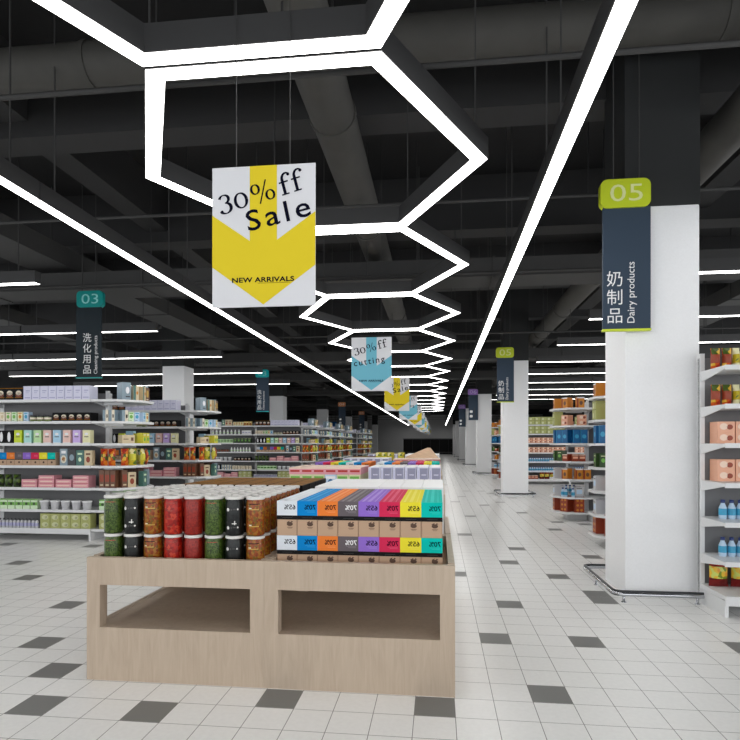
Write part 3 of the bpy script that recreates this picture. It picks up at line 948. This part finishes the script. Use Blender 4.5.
def row(x0, yf, shelf, unit, seq, side, depth=.03):
    """seq: list of (key, n, pitch or None, gap before, layers) going away from the joint; side -1: joint on the right (left block)"""
    cnt = {}
    s = 0
    for it in seq:
        key, n, pitch, gap, lay = (list(it) + [None, 0, 1])[:5] if len(it) == 2 else (list(it) + [0, 1][len(it) - 3:])[:5]
        s += gap
        w_ = PR[key][2]
        p = pitch or w_ + .004
        for i in range(n):
            if s + w_ > BW - .03:
                break
            L_ = lay if not isinstance(lay, (list, tuple)) else lay[i % len(lay)]
            for q in range(L_):
                hh = max(v.co.z for v in PR[key][0].data.vertices) if key not in HH else HH[key]
                HH[key] = hh
                put(key, x0 + side * (s + w_ / 2), yf + depth + (0 if w_ > .1 or q else random.uniform(0, .006)), SZ[shelf] + q * hh + .0005, 0,
                    '%s shelf of %s' % (SHN[shelf], unit), cnt, 'goods on the %s shelf of %s' % (SHN[shelf], unit), q, L_)
            s += p
HH = {}
def path(tt, inset=.06):
    """point and facing along the rim of the end shelf"""
    segs = []
    for a, b in zip(EX[:-1], EX[1:]):
        segs.append((Vector(a), Vector(b)))
    for a, b in segs:
        L_ = (b - a).length
        if tt <= L_:
            d_ = (b - a).normalized()
            n_ = Vector((-d_.y, d_.x))
            p = a + d_ * tt + n_ * .05
            return p.x, p.y, math.atan2(d_.y, d_.x)
        tt -= L_
    return None
def ends(x0, yf, shelf, unit, seq, mir):
    cnt = {}
    tt = 0
    for it in seq:
        if isinstance(it, (int, float)):
            tt += it; continue
        key, n = it[:2]
        lay = it[2] if len(it) > 2 else 1
        w_ = PR[key][2]
        for i in range(n):
            # keep an item off the corners of the shelf
            for c0, c1 in ((0.42, 0), (0.826, 0), (1.186, 0), (1.592, 0)):
                if tt < c0 < tt + w_ + .02:
                    tt = c0 + .1
            r = path(tt + w_ / 2)
            if r is None or tt + w_ > 1.98:
                return
            x, y, a = r
            if key not in HH:
                HH[key] = max(v.co.z for v in PR[key][0].data.vertices)
            for q in range(lay):
                put(key, x0 + (-x if mir else x), yf + y, SZ[shelf] + q * HH[key] + .0005, (-a if mir else a),
                    '%s shelf of %s' % (SHN[shelf], unit), cnt, 'goods on the %s shelf of %s' % (SHN[shelf], unit), q, lay)
            tt += w_ + .006

A_ROWS = [
    [('lavcarton', 8, .1385, .04, 1), ('cupcake', 5, .152, .0, 1)],
    [('cupcake_s', 5, .128, .02, 1), ('tin', 3, .12, .01, 1), ('mini_blu', 1, .1, .03, 1), ('mini_yel', 1, .1, 0, 1), ('mini_limeg', 1, .1, 0, 1), ('mini_white', 1, .1, 0, 1), ('mini_crm', 4, .1, 0, 1)],
    [('pastel_lemon', 1, .163, .03, 1), ('pastel_lilac', 1, .163, 0, 1), ('pastel_pink', 1, .163, 0, 1), ('pastel_sky', 1, .163, 0, 1), ('pastel_pink', 1, .163, 0, 1), ('pastel_green', 1, .163, 0, 1), ('pastel_aqua', 1, .163, 0, 1), ('pastel_lime', 1, .15, 0, 1), ('blackoval', 4, .13, 0, 1)],
    [('cereal_o', 1, .135, .0, 1), ('cereal_t', 1, .135, 0, 1), ('cereal_d', 1, .135, 0, 1), ('cereal_w', 1, .14, 0, 1)] + [('duo_' + n, 1, .137, .06 if i == 0 else 0, 1) for i, (n, _) in enumerate(COLS8[::-1])],
    [('pinkflat', 4, .285, .06, [3, 2, 3, 2]), ('bag_dkgreen', 4, .14, .02, 1)],
    [('cup', 5, .175, .0, 1), ('greencar', 6, .128, .03, 1)],
    [('olivecar', 5, .167, .03, 2), ('bottle', 15, .062, .02, 1)],
]
A_END = [
    [.26, ('greybox', 1), .03, ('bookish', 2), ('bookish2', 2), ('greybox', 2), .1, ('bookish', 3)],
    [.16, ('slimgrey', 3), ('mini_limeg', 1), ('mini_blu', 2), ('mini_yel', 1), ('slimgrey', 4)],
    [.2, ('beige', 1), ('citruscar', 2), ('ambercar', 2), ('citruscar', 1), ('pastel_sky', 1), ('pastel_pink', 1), ('ambercar', 2)],
    [.1, ('bag_red', 3), ('bag_yel', 2), ('bag_red', 1), ('bag_blu', 1), ('bag_yel', 3)],
    [.1, ('browncar', 4), ('cereal_o', 1), ('cereal_t', 1), ('cereal_w', 1), ('browncar', 4)],
    [.1, ('greencar', 3), ('bottle', 4), ('olivecar', 2), ('greencar', 4)],
    [.1, ('olivecar', 2, 2), ('olivecar', 2), ('bottle', 4), ('olivecar', 3)],
]
B_ROWS = [
    [('ambercar', 3, .11, .03, 1), ('mini_yel', 4, .1, .02, 1), ('cereal_o', 2, .135, .05, 1), ('cereal_t', 1, .135, 0, 1), ('whitepack', 2, .13, .02, 1)],
    [('whitepack', 3, .122, .06, 1), ('whitebottle', 8, .15, .06, 1)],
    [('darkgreen', 5, .14, .06, 1), ('greencar', 6, .125, .02, 1)],
    [('whitebottle', 7, .12, .06, 1), ('redtin', 6, .11, .05, 1)],
    [('cupcake_s', 5, .14, .06, 1), ('cup', 5, .17, .06, 1)],
    [('mini_crm', 7, .11, .06, 1), ('slimgrey', 4, .1, .02, 1), ('blackoval', 2, .13, .03, 1)],
    [('olivecar', 3, .17, .05, 2), ('pinkflat', 4, .285, .03, [3, 2, 3, 2])],
]
C_ROWS = [
    [('bag_mix', 2, .095, .04, 1), ('bag_ylw2', 3, .066, 0, 1), ('bag_mix', 3, .1, .05, 1), ('orangecar', 4, .15, .05, 1)],
    [('bag_mix', 2, .095, .04, 1), ('bag_ylw2', 3, .066, 0, 1), ('bag_mix', 3, .1, .05, 1), ('orangecar', 4, .15, .05, 1)],
    [('peachcar', 10, .155, .08, 2)], [('peachcar', 10, .155, .08, 2)],
    [('milk', 20, .075, .09, 1)], [('milk', 20, .075, .09, 1)],
    [('bag_salad', 8, .19, .03, 1)],
]
D_ROWS = [
    [('olivetall', 7, .215, .2, 2)], [('olivetall', 7, .215, .2, 2)], [('peachcar', 9, .17, .2, 2)], [('peachcar', 9, .17, .2, 2)],
    [('milk', 20, .08, .1, 1)], [('milk', 20, .08, .1, 1)], [('rustcar', 5, .13, .1, 1), ('bag_salad', 5, .18, .05, 1)],
]
C_END = [
    [.14, ('orangecar', 3), ('rustcar', 1), ('orangecar', 2), .1, ('rustcar', 2)],
    [.1, ('peachcar', 2, 2), ('olivetall', 1, 2), ('olivetall', 1), ('peachcar', 1)],
    [.08, ('bluecar', 3), ('bluecar', 2), ('peachcar', 1, 2), ('bluecar', 2)],
    [.12, ('rustcar', 3), ('darkgreen', 2), ('darkgreen', 2), ('rustcar', 2)],
    [.02, ('orangecar', 3), ('greycar', 1), ('greycar', 2), ('rustcar', 2)],
    [.16, ('greycar', 1), ('milk', 3), ('greycar', 2), ('milk', 4), ('greycar', 1)],
    [.14, ('rustbig', 1), ('rustbig', 1), ('rustbig', 1), ('rustbig', 1)],
]
F_END = C_END
def gondola(xj, yf, nm, side, bays, end_seq, end=True, depth=.03):
    """side -1: the run goes left of its joint (left of the aisle), 1: right"""
    for i, rows_ in enumerate(bays):
        x = xj - BW * (i + 1) if side < 0 else xj + BW * i
        u = '%s %s bay' % (nm, ['aisle', 'middle', 'outer'][i])
        place(bayS if nm == 'front right' else bayP, (x, yf, 0), 0, 'white steel shelving bay with grey back, %s, %s from the aisle' % (nm, ['first', 'second', 'third'][i]), 'shelving bays')
        if rows_:
            for s_, seq in enumerate(rows_):
                xx = xj + side * BW * i + side * .0
                row(xx, yf, s_, u, seq, side, depth)
    if end:
        place(endL if side < 0 else endR, (xj, yf, 0), 0, 'white chamfered end shelves facing the aisle on %s shelving' % nm, 'shelving ends')
        if end_seq:
            for s_, seq in enumerate(end_seq):
                ends(xj, yf, s_, '%s end' % nm, seq, side > 0)

gondola(-5.28, 8.39, 'front left', -1, [A_ROWS, None], A_END)
gondola(-5.30, 11.42, 'second left', -1, [A_ROWS], A_END)
gondola(-5.28, 21.9, 'third left', -1, [A_ROWS, B_ROWS], A_END)
T_ONLY = [A_ROWS[0]] + [[]] * 6
for y, nm in ((24.95, 'fourth left'), (28.0, 'fifth left'), (31.0, 'sixth left')):
    gondola(-5.28, y, nm, -1, [T_ONLY], A_END)
for y, nm in ((37.5, 'seventh left'), (40.5, 'eighth left')):
    gondola(-5.28, y, nm, -1, [T_ONLY], A_END)
gondola(2.45, 5.35, 'front right', 1, [C_ROWS, None], None, end=False, depth=.3)
gondola(2.9, 8.39, 'second right', 1, [None, None], C_END)
C_THIRD = [[('orangecar', 2, .15, 1.1, 1)], [('peachcar', 3, .155, 1.1, 2)], [('peachcar', 3, .155, 1.1, 2)], [('darkgreen', 3, .14, 1.1, 1)], [('greycar', 2, .16, 1.1, 1)], [('milk', 5, .075, 1.1, 1)], [('rustbig', 2, .2, 1.1, 1)]]
gondola(2.9, 11.42, 'third right', 1, [C_THIRD], C_END)
gondola(2.9, 21.9, 'fourth right', 1, [D_ROWS, D_ROWS, None], C_END)
for y, nm in ((24.95, 'fifth right'),):
    gondola(2.9, y, nm, 1, [None], C_END)

# ------------------------------------------------------------ promotional bins down the middle
CW, CD = 1.157, 1.155
def bin_proto(fz=.67):
    t = thing('display_bin', None, 'display bin')
    th = .04
    def frame(w_, M=None, tk=.04):
        b = MB()
        m_ = .088
        b.box(0, w_, 0, tk, 0, .334, 'oak', M).box(0, w_, 0, th, .603, .776, 'oak', M)
        b.box(0, m_, 0, tk, .334, .603, 'oak', M).box(w_ - m_, w_, 0, tk, .334, .603, 'oak', M)
        return b
    frame(CW, None, .075).obj('front_panel', t)
    frame(CW, Matrix.Translation((0, CD - th, 0))).obj('back_panel', t)
    R_ = Matrix.Rotation(PI / 2, 4, 'Z')
    frame(CD - th - .076, Matrix.Translation((th, .0755, 0)) @ R_).obj('side_panel', t)
    frame(CD - th - .076, Matrix.Translation((CW, .0755, 0)) @ R_).obj('side_panel', t)
    MB().box(th, CW - th, .0755, CD - th, .30, .332, 'oak').obj('lower_shelf', t)
    MB().box(th, CW - th, th, CD - th, fz - .025, fz, 'oak').obj('bin_floor', t)
    return t
binP = bin_proto()
binQ = bin_proto(.74)
BX = (-2.215, -1.057)
BY = [3.475, 4.64, 8.3, 9.465, 13.1, 14.265, 17.9, 19.065]
for r_, y in enumerate(BY):
    for c_, x in enumerate(BX):
        place(binP if r_ == 0 else binQ, (x, y, 0), 0, 'light oak display bin with cut-out windows, %s column, %s row from the camera' % (('left', 'right')[c_], ORD[r_]), 'oak display bins')
FZ = .6705

# jars: 8 columns x 8 deep x 2 layers
def jar(cont, label_kind):
    b = MB()
    b.lathe([(.04, 0), (.054, .004), (.058, .014), (.058, .196), (.054, .214), (.052, .229)], cont, 20)
    root = b.obj('jar'); root['category'] = 'jar'
    c = MB().lathe([(.0575, .228), (.0588, .230), (.0588, .242), (.056, .2455)], 'cap_white', 20)
    c.add([(.03 * math.cos(a) * 1, .03 * math.sin(a) * .35, .2460) for a in [2 * PI * i / 10 for i in range(10)]], [list(range(10))], 'wire')
    c.obj('lid', root)
    def patch(mb, a0, a1, z0, z1, m, r=.0588, n=4):
        v = []
        for i in range(n + 1):
            a = math.radians(-90 + a0 + (a1 - a0) * i / n)
            v += [(r * math.cos(a), r * math.sin(a), z0), (r * math.cos(a), r * math.sin(a), z1)]
        mb.add(v, [(2 * i, 2 * i + 2, 2 * i + 3, 2 * i + 1) for i in range(n)], m)
    def dot(mb, a, z, rr, m, r=.0590):
        v = []
        for i in range(10):
            w_ = 2 * PI * i / 10
            q = math.radians(-90 + a) + rr * math.cos(w_) / r
            v.append((r * math.cos(q), r * math.sin(q), z + rr * math.sin(w_)))
        mb.add(v, [list(range(10))], m)
    L_ = MB()
    if label_kind == 'black':
        for z in (.165, .052):
            dot(L_, -25, z, .011, 'cap_white'); dot(L_, 38, z + .002, .006, 'cap_white')
            patch(L_, -8, 4, z - .006, z + .006, 'wire'); patch(L_, 8, 26, z - .002, z + .006, 'wire')
        dot(L_, -34, .085, .007, 'wire'); patch(L_, 2, 30, .075, .081, 'cap_white')
        patch(L_, 16, 22, .07, .095, 'cap_white')
    elif label_kind == 'green':
        patch(L_, -40, 40, .192, .206, 'red', .0565); patch(L_, -30, -26, .19, .2, 'forest', .0592)
    elif label_kind == 'amber':
        for z in (.165, .06):
            patch(L_, -34, 34, z, z + .005, 'mustard'); patch(L_, -30, -12, z + .007, z + .013, 'cream')
        patch(L_, -40, 40, .188, .204, 'blk', .0575)
    elif label_kind == 'red':
        patch(L_, -42, 42, .19, .204, 'rust', .0572)
        for z in (.05, .1, .15):
            patch(L_, -20, 15, z, z + .006, 'rust')
    if L_.v:
        L_.obj('label', root)
    return root
JK = [('olive green pickle jar', jar('peas', 'green')), ('black olive jar with white print', jar('olives', 'black')), ('amber mixed vegetable jar', jar('mixveg', 'amber')),
      ('bright red tomato jar', jar('tomato', 'red')), ('dull red sauce jar', jar('paste', None))]
order = [0, 1, 2, 3, 4, 0, 1, 2]
for lay in range(2):
    for c_ in range(8):
        for r_ in range(8):
            desc, pr = JK[order[c_]]
            place(pr, (-2.098 + c_ * .136, 3.585 + r_ * .134, FZ + lay * .2465), random.uniform(-.1, .1),
                  '%s, %s layer, column %s from left, %s row back' % (desc, ('lower', 'upper')[lay], ORD[c_], ORD[r_]), 'preserve jars in the left front bin')

# colourful rice cartons: 8 wide, 2 deep, 2 high
def rice(n, disc):
    w_, h_, d_ = .1285, .2165, .5
    b = MB().bbox(-w_ / 2, w_ / 2, 0, d_, 0, h_, 'kraft', None, .001)
    e = .0006
    z0, z1 = .108, h_ - .001
    a = w_ / 2 + e
    b.box(-a, a, -e, d_ + e, .126, h_ + e, 'card_' + n)
    b.box(-a - .0002, a + .0002, -e - .0002, d_ + e, .100, .126, 'blk')
    # bright streaks on the lid
    for x0, x1 in ((-.045, -.03), (-.01, .012), (.034, .04)):
        b.add([(x0, .003, h_ + 2 * e), (x1, .003, h_ + 2 * e), (x1, d_ - .003, h_ + 2 * e), (x0, d_ - .003, h_ + 2 * e)], [(0, 1, 2, 3)], 'cardlite_' + n)
    tm = 'ink' if n in ('white', 'yellow', 'turquoise', 'orange', 'crimson') else 'text_white'
    if n in ('blue', 'purple'): tm = 'ink'
    b.text(disc, .042, .056, .165, -.0016, tm, 0, 1, 1.05, mirror=True, bold=.0006)
    b.rect(-.012, .05, .155, .158, -.0016, 'cardlite_' + n)
    b.rect(.0, .05, .147, .150, -.0016, 'cardlite_' + n)
    b.rect(-.03, .035, .1115, .1135, -.0018, 'wire')
    # kraft logo
    b.plate([(.018 + .02 * math.cos(2 * PI * i / 12), .072 + .013 * math.sin(2 * PI * i / 12)) for i in range(12)], -.0008, 'kraft_ink')
    b.plate([(-.004, .082), (.012, .078), (.018, .094)], -.0009, 'kraft_ink')
    b.plate([(.022, .082), (.04, .084), (.03, .093)], -.0009, 'kraft_ink')
    b.rect(.001, .036, .05, .053, -.0008, 'kraft_ink'); b.rect(.006, .031, .044, .046, -.0008, 'kraft_ink')
    for q in (-w_ / 2 + .002, w_ / 2 - .003):
        b.rect(q, q + .001, 0, .108, -.0008, 'brown')
    o = b.obj('rice_carton'); o['category'] = 'carton'
    return o
DISC = {'white': '65%', 'blue': '70%', 'orange': '70%', 'grey': '70%', 'purple': '65%', 'crimson': '70%', 'yellow': '65%', 'turquoise': '70%'}
RC = {n: rice(n, DISC[n]) for n, _ in COLS8}
for lay in range(2):
    for c_, (n, _) in enumerate(COLS8):
        for r_ in range(2):
            place(RC[n], (-.945 + c_ * .1297, 3.595 + r_ * .502, FZ + .03 + lay * .2175), 0,
                  '%s-topped kraft rice carton, %s layer, %s row, right front bin' % (n, ('lower', 'upper')[lay], ('front', 'rear')[r_]), 'colourful rice cartons')
MB().box(-1.013, .056, 3.52, 4.585, .6702, .7, 'kraft').obj('cardboard_liner')
tag(bpy.data.objects['cardboard_liner'], 'flat cardboard liner under the colourful cartons in the right front bin', 'cardboard sheet')

def fill(key, desc, bx, by, nx, ny, nl, proto, w_, d_, h_, where, base=.7405):
    x0 = BX[bx] + CW / 2 - (nx - 1) * w_ / 2
    y0 = BY[by] + .06
    for l in range(nl):
        for i in range(nx):
            for j in range(ny):
                place(proto, (x0 + i * w_, y0 + j * d_, base + l * h_), 0,
                      '%s, %s from left, %s row back, %s' % (desc, ORD[i], ORD[j], where), '%s in the %s' % (desc, where))
def big(w_, d_, h_, m, marks, top=None, kind='carton'):
    b = MB().bbox(-w_ / 2, w_ / 2, 0, d_, 0, h_, m, None, .003)
    for k in marks:
        if k[0] == 'r':
            b.rect(k[1] * w_, k[2] * w_, k[3] * h_, k[4] * h_, -.001, k[5])
        else:
            b.plate([(k[1] * w_ + k[3] * w_ * math.cos(2 * PI * i / 12), k[2] * h_ + k[4] * h_ * math.sin(2 * PI * i / 12)) for i in range(12)], -.0014, k[5])
    if top:
        b.add([(-w_ / 2 + .005, .005, h_ + .0006), (w_ / 2 - .005, .005, h_ + .0006), (w_ / 2 - .005, d_ - .005, h_ + .0006), (-w_ / 2 + .005, d_ - .005, h_ + .0006)], [(0, 1, 2, 3)], top)
    o = b.obj(kind.replace(' ', '_')); o['category'] = kind
    return o
golden = big(.15, .25, .41, 'blk', [('e', 0, .65, .34, .13, 'choc'), ('e', 0, .75, .3, .1, 'cream')], 'gold', 'golden carton')
fill('g', 'black cupcake carton with gold top', 0, 1, 7, 4, 1, golden, .152, .255, .4112, 'second left bin')
whitebox = big(.172, .51, .404, 'white_card', [('r', -.45, -.2, .1, .9, 'lav'), ('r', .0, .2, .3, .8, 'cup'), ('r', .3, .42, .2, .6, 'lav_mark')], None, 'white box')
fill('w', 'long white lavender-print box', 1, 1, 6, 2, 1, whitebox, .1745, .515, .4052, 'second right bin')
lavbox = big(.165, .5, .41, 'lav', [('r', -.26, .44, .03, .97, 'pack_grey'), ('r', -.1, .3, .72, .76, 'lav'), ('r', -.4, -.34, .1, .9, 'lav_mark')], 'white_card', 'paper pack')
fill('l', 'lavender paper pack with pale top', 1, 2, 6, 2, 1, lavbox, .174, .515, .4112, 'third right bin')
mixA = big(.17, .25, .3, 'olive_lt', [('e', 0, .5, .3, .3, 'citrus'), ('r', -.4, .4, .8, .92, 'leaf')], None, 'olive box')
mixB = big(.17, .25, .3, 'water', [('e', 0, .5, .3, .3, 'deepblue'), ('r', -.4, .4, .8, .92, 'white_card')], None, 'blue box')
for i in range(6):
    for j in range(4):
        place((mixA, mixB)[1 if i == 3 else 0], (BX[0] + CW / 2 - .4375 + i * .175, BY[2] + .06 + j * .255, .7405), 0,
              '%s carton, %s across %s back, lower layer of third left bin' % (('olive green', 'pale blue')[1 if i == 3 else 0], ORD[i], ORD[j]), 'mixed cartons in the third left bin')
pink = big(.175, .25, .1, 'rose', [('r', -.4, .4, .35, .65, 'red'), ('r', -.5, .5, .82, 1, 'peach_lt')], 'peach_lt', 'pink box')
fill('p', 'flat pink and red box', 0, 2, 6, 4, 1, pink, .177, .255, .1012, 'third left bin', .7405 + .3012)
for c_, (n, _) in enumerate(COLS8):
    for r_ in range(2):
        for l in range(2):
            place(RC[n], (-.945 + c_ * .1297, BY[3] + .12 + r_ * .502, .7405 + l * .2175), 0,
                  '%s topped kraft rice carton, %s layer, %s of the fourth right bin' % (n, ('lower', 'upper')[l], ('front', 'rear')[r_]), 'rice cartons in the fourth right bin')
            place(RC[COLS8[(c_ + 3) % 8][0]], (-2.1 + c_ * .1297, BY[3] + .12 + r_ * .502, .7405 + l * .2175), 0,
                  '%s topped kraft rice carton, %s layer, %s of the fourth left bin' % (COLS8[(c_ + 3) % 8][0], ('lower', 'upper')[l], ('front', 'rear')[r_]), 'rice cartons in the fourth left bin')
fill('l', 'lavender paper pack with pale top', 0, 4, 6, 2, 1, lavbox, .174, .515, .4112, 'fifth left bin')
fill('p', 'olive box', 1, 4, 6, 4, 1, mixA, .177, .255, .3012, 'fifth right bin')
fill('p', 'flat pink and red box', 1, 4, 6, 3, 1, pink, .177, .255, .1012, 'fifth right bin', .7405 + .3012)
cit = PR['bag_yel'][0]
for bn, xs in (('right', [BX[1] + .13]), ('left', [BX[1] - .13 - .145 * q for q in range(3)][::-1])):
    for i, x in enumerate(xs):
        for j in range(5):
            for l in range(2):
                place(cit, (x, BY[5] + .07 + j * .2, .7405 + l * .2605), 0,
                      'yellow crisp bag, %s layer, %s across, %s row back, sixth %s bin' % (('lower', 'upper')[l], ORD[i], ORD[j], bn), 'crisp bags in the sixth %s bin' % bn)
x0 = BX[0] + .13
for i in range(4):
    for j in range(4):
        place(golden, (x0 + i * .155, BY[5] + .06 + j * .255, .7405), 0, 'black cupcake carton with gold top, %s from left, %s row back, sixth left bin' % (ORD[i], ORD[j]), 'golden cartons in the sixth left bin')
fill('l', 'lavender paper pack with pale top', 0, 6, 6, 2, 1, lavbox, .174, .515, .4112, 'seventh left bin')
# peaked wooden riser
t = thing('wooden_riser', 'light wooden riser with a peaked sloping top set in the sixth right bin', 'display riser', (BX[1] + .685, BY[5] + CD / 2, .7405))
mat('oak_warm', (206, 170, 136), .5, noise=.15, scale=3, stretch=(2, 14, 2))
for nm, z0, z1 in (('riser_box', 0, .3),):
    MB().box(-.41, .41, -.52, .52, 0, .34, 'oak_warm').obj('riser_box', t)
b = MB()
b.add([(-.415, -.525, .42), (.415, -.525, .34), (.415, .525, .34), (-.415, .525, .42), (.1, 0, .64), (.18, 0, .64), (-.415, -.525, .34), (-.415, .525, .34)],
      [(0, 1, 5, 4), (1, 2, 5), (2, 3, 4, 5), (3, 0, 4), (7, 2, 1, 6), (6, 1, 0), (2, 7, 3), (7, 6, 0, 3)], 'oak_warm')
b.obj('sloping_top', t)
fill('w', 'long white lavender-print box', 1, 6, 6, 2, 1, whitebox, .1745, .515, .4052, 'seventh right bin')
fill('g', 'black cupcake carton with gold top', 0, 7, 7, 4, 1, golden, .152, .255, .4112, 'eighth left bin')
fill('w', 'long white lavender-print box', 1, 7, 6, 2, 1, whitebox, .1745, .515, .4052, 'eighth right bin')

# remove prototypes nobody used
for o in list(bpy.data.objects):
    if o.parent is None and o.type in ('MESH', 'EMPTY') and o.get('category') and not o.get('label'):
        for c in list(o.children):
            for g in list(c.children):
                bpy.data.objects.remove(g)
            bpy.data.objects.remove(c)
        bpy.data.objects.remove(o)
print('objects', len(bpy.data.objects))
